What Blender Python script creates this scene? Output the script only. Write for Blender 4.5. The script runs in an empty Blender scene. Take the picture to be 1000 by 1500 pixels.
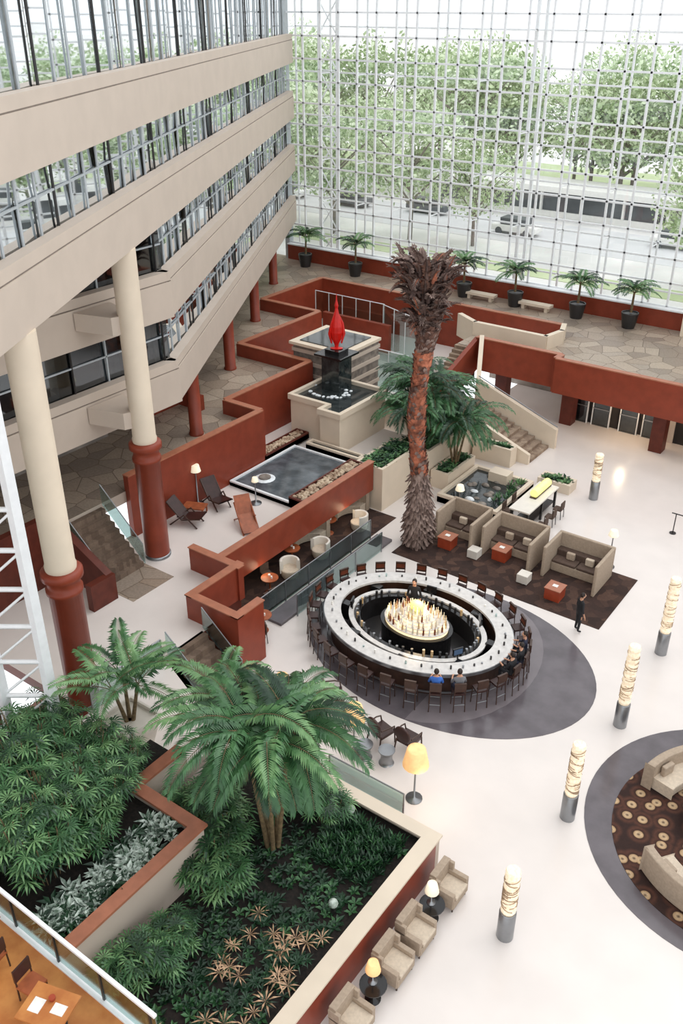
import bpy, math, random
from mathutils import Vector, Matrix
R=random.Random(7)
PI=math.pi
def lin(c):
    o=[]
    for x in c[:3]:
        x/=255.0
        o.append(x/12.92 if x<=.04045 else ((x+.055)/1.055)**2.4)
    return (o[0],o[1],o[2],1)
MATS={}
def mat(name,c,rough=.5,metal=0,var=.12,scale=4,bump=0,em=0,emc=None,spec=.5,trans=0,c2=None,detail=4,co='Object'):
    m=bpy.data.materials.new(name);m.use_nodes=True;t=m.node_tree;N=t.nodes;Lk=t.links
    b=N['Principled BSDF'];b.inputs['Roughness'].default_value=rough;b.inputs['Metallic'].default_value=metal
    b.inputs['Specular IOR Level'].default_value=spec
    tc=N.new('ShaderNodeTexCoord');nz=N.new('ShaderNodeTexNoise');nz.inputs['Scale'].default_value=scale;nz.inputs['Detail'].default_value=detail
    Lk.new(tc.outputs[co],nz.inputs['Vector'])
    cr=N.new('ShaderNodeValToRGB');a=lin(c)
    if c2: lo=lin(c2);hi=a
    else:
        lo=tuple(x*(1-var) for x in a[:3])+(1,);hi=tuple(min(1,x*(1+var)) for x in a[:3])+(1,)
    cr.color_ramp.elements[0].position=.35;cr.color_ramp.elements[1].position=.65
    cr.color_ramp.elements[0].color=lo;cr.color_ramp.elements[1].color=hi
    Lk.new(nz.outputs['Fac'],cr.inputs['Fac']);Lk.new(cr.outputs['Color'],b.inputs['Base Color'])
    if bump:
        bp=N.new('ShaderNodeBump');bp.inputs['Strength'].default_value=bump;Lk.new(nz.outputs['Fac'],bp.inputs['Height']);Lk.new(bp.outputs['Normal'],b.inputs['Normal'])
    if em:
        b.inputs['Emission Color'].default_value=lin(emc or c);b.inputs['Emission Strength'].default_value=em
    if trans: b.inputs['Transmission Weight'].default_value=trans
    MATS[name]=m;return m
def vor(name,cols,scale,rough=.5,edge=None,ew=.05,rings=False,sx=1,bump=0):
    m=bpy.data.materials.new(name);m.use_nodes=True;t=m.node_tree;N=t.nodes;Lk=t.links
    b=N['Principled BSDF'];b.inputs['Roughness'].default_value=rough
    tc=N.new('ShaderNodeTexCoord');mp=N.new('ShaderNodeMapping');mp.inputs['Scale'].default_value=(1,sx,1)
    Lk.new(tc.outputs['Object'],mp.inputs['Vector'])
    v=N.new('ShaderNodeTexVoronoi');v.inputs['Scale'].default_value=scale;v.voronoi_dimensions='2D';Lk.new(mp.outputs['Vector'],v.inputs['Vector'])
    cr=N.new('ShaderNodeValToRGB')
    e=cr.color_ramp.elements
    if rings:
        Lk.new(v.outputs['Distance'],cr.inputs['Fac'])
    else:
        Lk.new(v.outputs['Color'],cr.inputs['Fac'])
    e[0].position=cols[0][0];e[0].color=lin(cols[0][1]);e[1].position=cols[-1][0];e[1].color=lin(cols[-1][1])
    for p,c in cols[1:-1]:
        x=e.new(p);x.color=lin(c)
    out=cr.outputs['Color']
    if edge:
        v2=N.new('ShaderNodeTexVoronoi');v2.feature='DISTANCE_TO_EDGE';v2.voronoi_dimensions='2D';v2.inputs['Scale'].default_value=scale;Lk.new(mp.outputs['Vector'],v2.inputs['Vector'])
        mt=N.new('ShaderNodeMath');mt.operation='LESS_THAN';mt.inputs[1].default_value=ew;Lk.new(v2.outputs['Distance'],mt.inputs[0])
        mx=N.new('ShaderNodeMixRGB');Lk.new(mt.outputs[0],mx.inputs[0]);Lk.new(out,mx.inputs[1]);mx.inputs[2].default_value=lin(edge);out=mx.outputs[0]
    nz=N.new('ShaderNodeTexNoise');nz.inputs['Scale'].default_value=12;Lk.new(tc.outputs['Object'],nz.inputs['Vector'])
    m2=N.new('ShaderNodeMixRGB');m2.blend_type='MULTIPLY';m2.inputs[0].default_value=.5;Lk.new(out,m2.inputs[1]);Lk.new(nz.outputs['Fac'],m2.inputs[2])
    Lk.new(m2.outputs[0],b.inputs['Base Color'])
    MATS[name]=m;return m
def glassmat(name,glossc,fac,rough=.02,tint=(255,255,255),bump=0,k=.5):
    m=bpy.data.materials.new(name);m.use_nodes=True;t=m.node_tree;N=t.nodes;Lk=t.links
    for n in list(N):N.remove(n)
    o=N.new('ShaderNodeOutputMaterial');g=N.new('ShaderNodeBsdfGlossy');g.inputs['Color'].default_value=lin(glossc);g.inputs['Roughness'].default_value=rough
    tr=N.new('ShaderNodeBsdfTransparent');tr.inputs['Color'].default_value=lin(tint)
    mx=N.new('ShaderNodeMixShader')
    fr=N.new('ShaderNodeLayerWeight');fr.inputs['Blend'].default_value=.35
    ma=N.new('ShaderNodeMath');ma.operation='MULTIPLY_ADD';ma.inputs[1].default_value=k;ma.inputs[2].default_value=fac;ma.use_clamp=True
    Lk.new(fr.outputs['Facing'],ma.inputs[0]);Lk.new(ma.outputs[0],mx.inputs[0]);Lk.new(tr.outputs[0],mx.inputs[1]);Lk.new(g.outputs[0],mx.inputs[2]);Lk.new(mx.outputs[0],o.inputs['Surface'])
    if bump:
        tc=N.new('ShaderNodeTexCoord');nz=N.new('ShaderNodeTexNoise');nz.inputs['Scale'].default_value=.6;Lk.new(tc.outputs['Object'],nz.inputs['Vector'])
        bp=N.new('ShaderNodeBump');bp.inputs['Strength'].default_value=bump;Lk.new(nz.outputs['Fac'],bp.inputs['Height']);Lk.new(bp.outputs['Normal'],g.inputs['Normal'])
    MATS[name]=m;return m
# ---- materials
mat('floor_cream',(225,216,210),.2,var=.03,scale=.6)
mat('plaster_tan',(197,182,168),.6,var=.03,scale=1)
mat('plaster_cream',(222,206,185),.5,var=.04,scale=1)
mat('wood_red',(136,60,41),.36,var=.1,scale=2,spec=.35)
mat('wood_red_dark',(94,43,32),.45,var=.15,scale=3,spec=.3)
mat('wood_cap',(170,108,82),.4,var=.1,scale=3)
mat('white_metal',(238,240,242),.35,var=.03)
mat('grey_metal',(150,152,155),.3,metal=.8,var=.05)
mat('frame_grey',(176,182,186),.4,var=.05)
mat('dark_metal',(40,38,38),.35,var=.1)
mat('disc_grey',(104,97,101),.18,var=.12,scale=1.2,c2=(88,81,85))
mat('disc_grey2',(118,110,113),.2,var=.08,scale=1.2)
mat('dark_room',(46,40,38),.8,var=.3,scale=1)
mat('room_wall',(150,142,134),.8,var=.4,scale=.6)
mat('groove',(120,108,98),.8,var=.1)
mat('curtain',(206,204,200),.9,var=.2,scale=3)
mat('black_gloss',(30,29,30),.15,var=.2)
mat('marble_bar',(206,203,200),.25,var=.08,scale=6)
mat('sofa_tan',(170,152,133),.85,var=.08,scale=12)
mat('sofa_cream',(204,188,168),.85,var=.08,scale=12)
mat('sofa_brown',(84,66,56),.8,var=.15,scale=10)
mat('leather_dark',(56,32,28),.35,var=.2,scale=6)
mat('leather_orange',(120,62,42),.4,var=.2,scale=6)
mat('cube_red',(160,66,40),.4,var=.1)
mat('white_cube',(226,219,208),.5,var=.03)
mat('soil',(40,32,27),.95,c2=(20,17,14),scale=14,bump=.6)
mat('leaf_mid',(72,116,70),.42,c2=(38,78,44),scale=2)
mat('leaf_dark',(36,72,44),.45,c2=(18,44,27),scale=2)
mat('leaf_light',(120,158,104),.42,c2=(64,108,62),scale=2)
mat('leaf_silver',(208,218,208),.5,c2=(84,108,88),scale=7)
mat('leaf_star',(206,168,134),.5,c2=(120,92,64),scale=5)
mat('stem',(112,94,66),.8,var=.3,scale=10)
mat('bark',(124,90,76),.9,c2=(72,50,44),scale=5,bump=.8)
mat('bark_orange',(202,124,94),.85,c2=(116,70,54),scale=3,bump=.8)
mat('bark_grey',(160,138,128),.9,c2=(94,74,66),scale=4,bump=.8)
mat('dead_frond',(162,140,130),.9,c2=(98,80,74),scale=3)
mat('dead_frond2',(118,94,86),.9,c2=(74,58,54),scale=3)
mat('out_leaf',(190,208,164),.7,c2=(140,166,116),scale=1)  # both outdoor leaf greens paled, washed-out daylight put into the colour
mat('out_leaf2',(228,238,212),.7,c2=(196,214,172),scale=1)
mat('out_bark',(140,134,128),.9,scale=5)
mat('out_ground',(240,239,236),.8,c2=(212,212,209),scale=.15)  # ground, grass, wall and road paled to paint in outdoor overexposure
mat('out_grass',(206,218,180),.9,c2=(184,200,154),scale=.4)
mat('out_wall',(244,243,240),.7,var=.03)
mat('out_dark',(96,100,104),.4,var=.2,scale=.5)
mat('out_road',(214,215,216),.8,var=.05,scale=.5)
mat('sculpt_red',(206,24,16),.3,var=.1)
mat('stone_grey',(150,140,130),.6,c2=(110,102,96),scale=3)
mat('water_dark',(34,40,42),.06,c2=(60,66,66),scale=3,bump=.25)
mat('water_grey',(104,112,118),.08,c2=(66,74,80),scale=1.5,bump=.15)
mat('foam',(235,240,244),.5)
mat('pebble',(206,186,160),.7,c2=(140,112,90),scale=3)
mat('wood_orange',(206,140,78),.35,c2=(180,110,58),scale=2)
mat('wood_dark',(66,44,34),.4,var=.2,scale=4)
mat('wood_chair',(156,84,50),.4,var=.2,scale=4)
mat('lamp_glow',(250,206,150),.6,em=.42,emc=(255,178,100))
mat('lamp_white',(246,236,214),.6,em=.35,emc=(255,232,190))
mat('bulb',(255,240,200),.5,em=8,emc=(255,220,160))
mat('glow_shelf',(250,232,196),.5,em=1.0,emc=(255,226,176))
mat('glow_green',(238,236,150),.4,em=.6,emc=(240,236,140))
mat('bottle',(176,126,76),.1,c2=(232,210,164),scale=30)
mat('bottle_clear',(236,226,204),.1,c2=(206,190,160),scale=30)
mat('bollard_glow',(250,238,216),.5,em=.34,emc=(255,232,196),c2=(232,210,180),scale=14)
mat('bollard_band',(176,150,124),.4,metal=.3)
mat('screen',(20,24,30),.2,em=.3,emc=(120,150,190))
mat('skin',(196,146,118),.55,var=.05);mat('hair',(38,26,20),.6)
mat('cloth_black',(30,30,34),.8);mat('cloth_blue',(62,112,196),.8);mat('cloth_grey',(120,120,124),.8);mat('cloth_navy',(38,42,62),.8)
mat('paper',(238,236,230),.7)
vor('flagstone',[(.1,(172,152,134)),(.45,(206,188,168)),(.7,(160,144,130)),(.95,(216,200,182))],1.0,.35,edge=(132,114,98),ew=.02)
vor('carpet_brown',[(.0,(48,32,27)),(.5,(68,46,38)),(.9,(92,66,54))],3,.95)
vor('carpet_rings',[(.0,(70,40,30)),(.12,(214,184,146)),(.22,(196,160,120)),(.26,(60,34,26)),(.42,(92,56,42)),(.6,(54,32,26))],1.7,.95,rings=True)
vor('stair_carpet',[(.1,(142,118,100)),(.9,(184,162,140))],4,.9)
vor('stair_carpet_shaded',[(.1,(112,92,78)),(.9,(150,128,110))],4,.9)  # darker copy of the stair carpet, shade put into its colour
glassmat('glass_window',(255,255,255),.03,k=.2)
glassmat('glass_facade',(246,250,252),.6,.02,(190,198,202),bump=.08,k=.6)
glassmat('glass_dark',(200,208,214),.14,.03,(110,116,120),bump=.1)
glassmat('glass_rail',(220,232,232),.12,.02,(222,236,234))

class MB:
    def __init__(s):
        s.v=[];s.f=[];s.m=[];s.s=[];s.mats=[];s.T=Matrix.Identity(4)
    def add(s,vs,fs,m,smooth=False):
        if m not in s.mats:s.mats.append(m)
        k=s.mats.index(m);o=len(s.v);T=s.T
        s.v.extend([tuple(T@Vector(p)) for p in vs])
        for f in fs:
            s.f.append([i+o for i in f]);s.m.append(k);s.s.append(smooth)
    def box(s,x0,y0,z0,x1,y1,z1,m):
        s.add([(x0,y0,z0),(x1,y0,z0),(x1,y1,z0),(x0,y1,z0),(x0,y0,z1),(x1,y0,z1),(x1,y1,z1),(x0,y1,z1)],
        [(0,3,2,1),(4,5,6,7),(0,1,5,4),(1,2,6,5),(2,3,7,6),(3,0,4,7)],m)
    def prism(s,poly,z0,z1,m,mt=None):
        n=len(poly);vs=[(x,y,z0) for x,y in poly]+[(x,y,z1) for x,y in poly]
        s.add(vs,[tuple(reversed(range(n)))]+[(i,(i+1)%n,n+(i+1)%n,n+i) for i in range(n)],m)
        s.add([(x,y,z1) for x,y in poly],[tuple(range(n))],mt or m)
    def seg(s,a,b,w,z0,z1,m,z0b=None,z1b=None,off=0,ext=0):
        a=Vector((a[0],a[1],0));b=Vector((b[0],b[1],0));d=(b-a).normalized();n=Vector((d.y,-d.x,0))
        a=a-d*ext;b=b+d*ext
        z0b=z0 if z0b is None else z0b;z1b=z1 if z1b is None else z1b
        p=[a+n*(off+w/2),b+n*(off+w/2),b+n*(off-w/2),a+n*(off-w/2)]
        zz=[(z0,z1),(z0b,z1b),(z0b,z1b),(z0,z1)]
        vs=[(p[i].x,p[i].y,zz[i][0]) for i in range(4)]+[(p[i].x,p[i].y,zz[i][1]) for i in range(4)]
        s.add(vs,[(0,3,2,1),(4,5,6,7),(0,1,5,4),(1,2,6,5),(2,3,7,6),(3,0,4,7)],m)
    def tube(s,pts,r,m,n=6,smooth=True,caps=True):
        pts=[Vector(p) for p in pts];k=len(pts)
        if not isinstance(r,(list,tuple)): r=[r]*k
        vs=[];prev=None
        for i,p in enumerate(pts):
            d=(pts[min(i+1,k-1)]-pts[max(i-1,0)]).normalized()
            up=Vector((0,0,1)) if abs(d.z)<.95 else Vector((1,0,0))
            if prev is None: x=d.cross(up).normalized()
            else:
                x=(prev-d*prev.dot(d)).normalized()
            prev=x;y=d.cross(x)
            for j in range(n):
                an=2*PI*j/n;vs.append(tuple(p+(x*math.cos(an)+y*math.sin(an))*r[i]))
        fs=[(i*n+j,i*n+(j+1)%n,(i+1)*n+(j+1)%n,(i+1)*n+j) for i in range(k-1) for j in range(n)]
        s.add(vs,fs,m,smooth)
        if caps: s.add(vs[:n]+vs[-n:],[tuple(reversed(range(n))),tuple(range(n,2*n))],m)
    def cyl(s,p0,p1,r0,m,r1=None,n=12): s.tube([p0,p1],[r0,r0 if r1 is None else r1],m,n)
    def lathe(s,pr,m,n=16,c=(0,0,0),sx=1,sy=1,smooth=True):
        vs=[];k=len(pr)
        for r,z in pr:
            for j in range(n):
                an=2*PI*j/n;vs.append((c[0]+r*sx*math.cos(an),c[1]+r*sy*math.sin(an),c[2]+z))
        fs=[(i*n+j,i*n+(j+1)%n,(i+1)*n+(j+1)%n,(i+1)*n+j) for i in range(k-1) for j in range(n)]
        s.add(vs,fs,m,smooth)
        if pr[0][0]>1e-4:s.add(vs[:n],[tuple(reversed(range(n)))],m)
        if pr[-1][0]>1e-4:s.add(vs[-n:],[tuple(range(n))],m)
    def ell(s,c,r,m,n=12,k=7):
        if not isinstance(r,(list,tuple)):r=(r,r,r)
        s.lathe([(math.sin(PI*i/k)*1.0,-math.cos(PI*i/k)*r[2]) for i in range(k+1)],m,n,c,r[0],r[1])
    def ering(s,c,ao,bo,ai,bi,z0,z1,m,a0=0,a1=360,n=48):
        full=abs(a1-a0)>=360;k=n if full else n+1;vs=[]
        for i in range(k):
            an=math.radians(a0+(a1-a0)*i/n);cx,sx=math.cos(an),math.sin(an)
            vs+=[(c[0]+ao*cx,c[1]+bo*sx,z0),(c[0]+ao*cx,c[1]+bo*sx,z1),(c[0]+ai*cx,c[1]+bi*sx,z1),(c[0]+ai*cx,c[1]+bi*sx,z0)]
        fs=[]
        for i in range(n):
            a=4*i;b=4*((i+1)%k)
            for q in range(4): fs.append((a+q,b+q,b+(q+1)%4,a+(q+1)%4))
        if not full: fs+=[(3,2,1,0),(4*n,4*n+1,4*n+2,4*n+3)]
        s.add(vs,fs,m)
    def frond(s,base,az,L,e0,e1,n,ll,lw,m,mr='stem',twist=.5,tilt=0.35,rr=.018,start=.18):
        p=Vector(base);h=Vector((math.cos(az),math.sin(az),0));sd=Vector((-h.y,h.x,0));pts=[p.copy()];K=10
        ds=[]
        for i in range(K):
            e=math.radians(e0+(e1-e0)*((i+.5)/K)**1.1);d=h*math.cos(e)+Vector((0,0,1))*math.sin(e);p=p+d*(L/K);pts.append(p.copy());ds.append(d)
        ds.append(ds[-1])
        s.tube(pts,[rr*(1-.8*i/K) for i in range(K+1)],mr,4,caps=False)
        for j in range(n):
            t=start+(1-start)*(j+.5)/n;q=t*K;i=min(int(q),K-1);pt=pts[i].lerp(pts[i+1],q-i);d=ds[i];up=sd.cross(d)*-1
            if up.z<0: up=-up
            l=ll*(math.sin(PI*(.12+.83*t))**.6)*R.uniform(.85,1.1)
            for sg in (-1,1):
                fw=.35+.9*t
                dr=(sd*sg+d*fw+up*tilt).normalized()
                mid=pt+dr*l*.5;tip=pt+dr*l*.95+Vector((0,0,-l*R.uniform(.2,.45)))
                w=d*lw
                s.add([pt,mid+w,tip,mid-w],[(0,1,2,3)],m)
    def fan(s,base,az,el,r,m,n=8):
        h=Vector((math.cos(az)*math.cos(el),math.sin(az)*math.cos(el),math.sin(el)));sd=Vector((-math.sin(az),math.cos(az),0))
        b=Vector(base)
        for i in range(n):
            a=(i/(n-1)-.5)*3.6;d=(h*math.cos(a)+sd*math.sin(a)).normalized();l=r*R.uniform(.8,1.05)
            w=d.cross(h.cross(sd)).normalized()*r*.07
            mid=b+d*l*.55;tip=b+d*l+Vector((0,0,-l*.3))
            s.add([b,mid+w,tip,mid-w],[(0,1,2,3)],m)
    def rosette(s,c,r,n,m,w=.14,up=.5):
        c=Vector(c)
        for i in range(n):
            a=2*PI*i/n+R.uniform(-.2,.2);d=Vector((math.cos(a),math.sin(a),up*R.uniform(.6,1.4))).normalized();sd=Vector((-math.sin(a),math.cos(a),0))
            l=r*R.uniform(.8,1.1);mid=c+d*l*.5;tip=c+d*l+Vector((0,0,-.25*l))
            s.add([c,mid+sd*r*w,tip,mid-sd*r*w],[(0,1,2,3)],m)
    def obj(s,name,loc=(0,0,0),rz=0,bevel=0,scale=None):
        me=bpy.data.meshes.new(name);me.from_pydata(s.v,[],s.f)
        for m in s.mats: me.materials.append(MATS[m])
        me.polygons.foreach_set('material_index',s.m);me.polygons.foreach_set('use_smooth',s.s);me.update()
        return place(me,name,loc,rz,bevel,scale)
def place(me,name,loc=(0,0,0),rz=0,bevel=0,scale=None):
    o=bpy.data.objects.new(name,me);bpy.context.collection.objects.link(o);o.location=loc;o.rotation_euler=(0,0,rz)
    if scale:o.scale=scale if isinstance(scale,(list,tuple)) else (scale,)*3
    if bevel:
        b=o.modifiers.new('bevel','BEVEL');b.width=bevel;b.segments=2;b.limit_method='ANGLE'
    return o
def many(mb,name,locs,bevel=0):
    o=None
    for i,l in enumerate(locs):
        loc=l[:3];rz=l[3] if len(l)>3 else 0;sc=l[4] if len(l)>4 else None
        if o is None:o=mb.obj(name,loc,rz,bevel,sc)
        else:place(o.data,name,loc,rz,bevel,sc)
# ================= SHELL =================
b=MB();b.box(-22.6,-8,-.4,14,50.4,0,'floor_cream');b.obj('floor')
b=MB();b.lathe([(1,0),(1,.012)],'disc_grey',72,(-12.6,24.0,0),5.6,4.15,smooth=False)
b.prism([(-12.4+3.2*math.cos(t)*1.0,23.95+4.1*math.sin(t)) for t in [(-80+i*10)*PI/180 for i in range(17)]],.012,.016,'disc_grey2');b.obj('bar_floor_inlay')
b=MB();b.box(-18,28.5,0,-8.5,32.7,.02,'carpet_brown');b.obj('lounge_carpet')
b=MB();b.lathe([(1,0),(1,.012)],'disc_grey',72,(-1.3,21.4,0),4.4,4.55,smooth=False);b.obj('lounge_floor_inlay')
b=MB();b.lathe([(1,0.013),(1,.03)],'carpet_rings',64,(-1.3,21.1,0),3.5,3.65,smooth=False);b.obj('round_carpet')
b=MB();b.box(-22.5,21.3,0,-19.5,31.2,.02,'carpet_brown');b.obj('alcove_carpet')
b=MB()
t1=[(-26.3,12.9),(-19.2,12.9),(-19.2,18.4),(-20,18.4),(-20,21),(-21,21),(-21,31),(-22,31),(-22,36.5),(-24.6,36.5),(-24.6,50),(-38,50),(-38,43.6),(-33.4,43.6),(-33.4,36.2),(-28.4,36.2),(-28.4,29.6),(-26.3,29.6)]
b.prism(t1,1.1,1.5,'wood_red','floor_cream');b.obj('floor_terrace')
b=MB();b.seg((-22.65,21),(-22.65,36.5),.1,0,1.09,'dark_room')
b.seg((-19.3,12.9),(-19.3,18.4),.1,0,1.09,'plaster_tan');b.seg((-22.6,21),(-20.1,21),.1,0,1.09,'wood_red_dark');b.seg((-20.1,18.5),(-20.1,21),.1,0,1.09,'wood_red_dark')
b.obj('wall_terrace_base')
b=MB()
z2=[(-26.3,17),(-26.3,29.6),(-28.4,29.6),(-28.4,36.2),(-33.4,36.2),(-33.4,43.6),(-38,43.6),(-38,50),(-20,50),(-20,47.3),(-24.5,47.3),(-24.5,45.3),(-18,45.3),(-18,44.6),(10,44.6),(10,55.8),(-52,55.8),(-52,17)]
b.prism(z2,3.1,3.6,'plaster_tan','flagstone');b.obj('floor_upper_terrace')
b=MB()
pp=[(-26.2,21.2),(-26.2,29.6),(-28.4,29.6),(-28.4,36.2),(-33.4,36.2),(-33.4,43.6),(-38,43.6),(-38,50),(-20,50)]
for i in range(len(pp)-1):
    b.seg(pp[i],pp[i+1],.28,1.5,4.3,'wood_red',ext=.1 if i%2 else 0);b.seg(pp[i],pp[i+1],.34,4.3+.002*i,4.35+.002*i,'wood_cap')
pp=[(-29.6,29.2),(-31.2,29.2),(-31.2,26.5)]
for i in range(len(pp)-1): b.seg(pp[i],pp[i+1],.28,3.6,4.35,'wood_red')
b.seg((-35.2,46.5),(-30,46.5),.3,1.5,3.3,'wood_red');b.seg((-33,39.5),(-29,39.5),.3,1.5,3.0,'wood_red')
b.obj('trim_parapet')
b=MB()
pp=[(-23.2,45.2),(-18,45.2),(-18,44.5),(10,44.5)]
for i in range(len(pp)-1):
    b.seg(pp[i],pp[i+1],.28,2.35,4.25,'wood_red');b.seg(pp[i],pp[i+1],.34,4.25+.002*i,4.31+.002*i,'wood_cap')
b.seg((-23.2,45.2),(-23.2,41.4),.28,2.35,4.25,'wood_red',.9,2.9)
for x,y in((-21.8,46.2),(-17.6,46.2),(-12.2,45.6)): b.box(x-.35,y-.35,0,x+.35,y+.35,3.1,'wood_red_dark')
b.obj('trim_bridge_fascia')
b=MB()
pp=[(-20,50),(-19.6,48.8),(-19.9,47.3),(-24.5,47.3),(-26,48.2)]
for i in range(len(pp)-1):b.seg(pp[i],pp[i+1],.3,3.0,4.4,'plaster_cream',ext=.08)
b.obj('trim_balcony')
b=MB()
def wl(a,c,z0=1.05,z1=2.5,w=.28,m='wood_red',k=0):
    b.seg(a,c,w,z0,z1,m,ext=.13);b.seg(a,c,w+.06,z1,z1+.04+k*.002,'wood_cap',ext=.17)
wl((-21,21.0),(-21,31.1));wl((-22.3,20.9),(-20.0,20.9),k=1);wl((-20.1,18.5),(-20.1,21),k=2);wl((-20.1,18.5),(-17.9,18.5),0,2.5,k=3);wl((-17.9,18.5),(-17.9,19.6),0,2.5,k=4)
b.obj('trim_terrace_wall')
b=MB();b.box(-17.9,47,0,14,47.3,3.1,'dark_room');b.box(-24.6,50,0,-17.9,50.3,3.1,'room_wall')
b.box(-12.9,46.9,0,-11.8,47.0,2.5,'plaster_tan')
b.obj('wall_lower_lobby')
for i,x in enumerate((-17.2,-15.9,-14.3,-13.0)):
    b=MB();b.box(x-.5,46.8,0,x+.5,46.88,2.3,'glass_dark')
    for q in(-.52,.48):b.box(x+q,46.76,0,x+q+.05,46.9,2.35,'white_metal')
    b.box(x-.5,46.76,2.3,x+.5,46.9,2.38,'white_metal');b.box(x-.5,46.76,1.0,x+.5,46.84,1.06,'grey_metal');b.box(x-.4,46.83,.1,x+.4,46.87,2.2,'curtain');b.obj('door_%d'%(i+1))
b=MB();b.box(10,-8,0,10.3,55.8,3.1,'plaster_tan');b.box(10,44.5,3.1,10.3,55.8,26,'plaster_tan');b.obj('wall_right')
b=MB();b.box(-45.2,55.15,3.6,10,55.45,4.7,'wood_red');b.box(-45.2,55.05,4.7,10,55.55,4.78,'white_metal')
b.obj('baseboard_window')
b=MB();X0,X1=-45.3,10;Y=55.6;ZT=26
n=int((X1-X0)/1.55)
for i in range(n+1):
    x=X0+i*1.55;b.box(x-.06,Y-.06,4.8,x+.06,Y+.08,ZT,'white_metal')
    if i%2==0:
        b.box(x-.06,Y+1.15,3.6,x+.06,Y+1.25,ZT,'white_metal')
k=0;z=4.8
while z<ZT:
    b.box(X0,Y-.06,z-.055,X1,Y+.06,z+.055,'white_metal')
    if k%2==0:
        b.box(X0,Y+1.15,z+.5,X1,Y+1.25,z+.6,'white_metal')
        for i in range(0,n+1,2):
            x=X0+i*1.55;b.box(x-.03,Y,z+.5,x+.03,Y+1.2,z+.56,'white_metal')
    z+=1.42;k+=1
b.box(X0,Y-.01,4.8,X1,Y,ZT,'glass_window');b.obj('window_1')
b=MB()
for x in(-43.6,-42.0):
    b.box(x-.08,Y+1.6,3.6,x+.08,Y+1.75,ZT,'white_metal')
z=3.6
while z<25:
    b.tube([(-43.6,Y+1.67,z),(-42,Y+1.67,z+2.2)],.06,'white_metal',4);b.tube([(-42,Y+1.67,z),(-43.6,Y+1.67,z+2.2)],.06,'white_metal',4);b.box(-43.6,Y+1.6,z-.04,-42,Y+1.7,z+.04,'white_metal');z+=2.2
for x in(-26.9,-26.3,-14.9):b.box(x-.09,Y+1.5,3.6,x+.09,Y+1.7,ZT,'white_metal')
b.obj('trim_window_truss')
b=MB();b.box(-45.55,55.3,3.6,-45.15,55.8,27,'frame_grey');b.obj('trim_corner_post')
b=MB();b.box(-14.4,54.2,3.6,-13.2,55.0,8.2,'plaster_cream');b.box(-14.5,54.1,8.2,-13.1,55.03,8.5,'plaster_cream');b.obj('trim_pier')
# ---- diagonal facade
O=Vector((-24.3,20.8,0));D=Vector((-.512,.859,0));NN=Vector((.859,.512,0))
def FP(s,o): 
    q=O+D*s+NN*(o+.35);return (q.x,q.y)
def band(b,a,c,fl,nrm,glass='glass_facade',nxt=3.6,pitch=1.25):
    a=Vector((a[0],a[1],0));c=Vector((c[0],c[1],0));nrm=Vector((nrm[0],nrm[1],0))
    def q(p,o): r=p+nrm*o;return (r.x,r.y)
    b.seg(q(a,-.2),q(c,-.2),.4,fl-.7,fl+.72,'plaster_tan');b.seg(q(a,-.23),q(c,-.23),.38,fl+.72,fl+.76,'groove');b.seg(q(a,-.25),q(c,-.25),.42,fl+.76,fl+1.1,'plaster_tan')
    b.seg(q(a,-4.5),q(c,-4.5),8.6,fl-.3,fl-.02,'plaster_tan')
    g0=fl+1.1;g1=fl+nxt-.7
    L=(c-a).length;k=int(L/pitch);dd=(c-a)/k
    for i in range(k):
        p0=a+dd*i;p1=a+dd*(i+1)
        r=q(p0,-.46);b.box(r[0]-.03,r[1]-.03,fl,r[0]+.03,r[1]+.03,g1,'frame_grey' if i%4 else 'dark_metal')
        if R.random()<.6:
            w=R.uniform(.3,1);b.seg(q(p0,-.9),q(p0+dd*w,-.9),.06,fl,g1+.3,'curtain')
        for (h0,h1) in((g0-.2,g0+(g1-g0)*.55),(g0+(g1-g0)*.55,g1)):
            ja=R.uniform(-.04,.04);jb=R.uniform(-.04,.04)
            u0=p0+nrm*(-.52+ja);u1=p1+nrm*(-.52-ja)
            b.add([(u0.x,u0.y,h0),(u1.x,u1.y,h0),(u1.x+nrm.x*jb,u1.y+nrm.y*jb,h1),(u0.x+nrm.x*jb,u0.y+nrm.y*jb,h1)],[(0,1,2,3)],glass)
    b.seg(q(a,-.46),q(c,-.46),.06,g0+(g1-g0)*.55-.03,g0+(g1-g0)*.55+.03,'frame_grey')
    b.seg(q(a,-5.5),q(c,-5.5),.1,fl,g1+.4,'room_wall')
b=MB()
band(b,FP(-30,0),FP(40.3,0),18.0,NN,nxt=8)
band(b,FP(-30,0),FP(40.3,0),14.4,NN)
K=FP(4.0,0)
for fl in(10.8,7.2):
    band(b,K,FP(40.3,0),fl,NN)
    band(b,(K[0],0),(K[0],K[1]+.15),fl,(1,0),glass='glass_dark',pitch=1.6)
b.seg((K[0]-5,0),(K[0]-5,K[1]),.1,3.6,7,'room_wall');b.seg(FP(4,-8.2),FP(40,-8.2),.1,3.6,7,'room_wall')
for z in(10.8,7.2):
    b.prism([(-26.0,19.7),(-24.5,20.1),(-24.2,20.9),(-26.0,21.4)],z,z+.65,'plaster_tan')
b.obj('wall_left')
def col(nm,x,y,z0,zt):
    b=MB();b.lathe([(.53,z0),(.53,z0+.12),(.49,z0+.13)],'grey_metal',24)
    b.lathe([(.49,z0+.1),(.49,5.75),(.55,5.78),(.55,5.92),(.49,5.95),(.49,6.22),(.53,6.25),(.62,6.3),(.62,6.5),(.56,6.56),(.3,6.57)],'wood_red',28)
    b.lathe([(.45,6.55),(.47,6.7),(.44,6.76),(.44,zt)],'plaster_cream',28);b.obj(nm,(x,y,0))
col('support_column',-24.3,20.8,1.5,13.72);col('support_column',-19.75,13.2,1.5,13.72)
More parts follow.
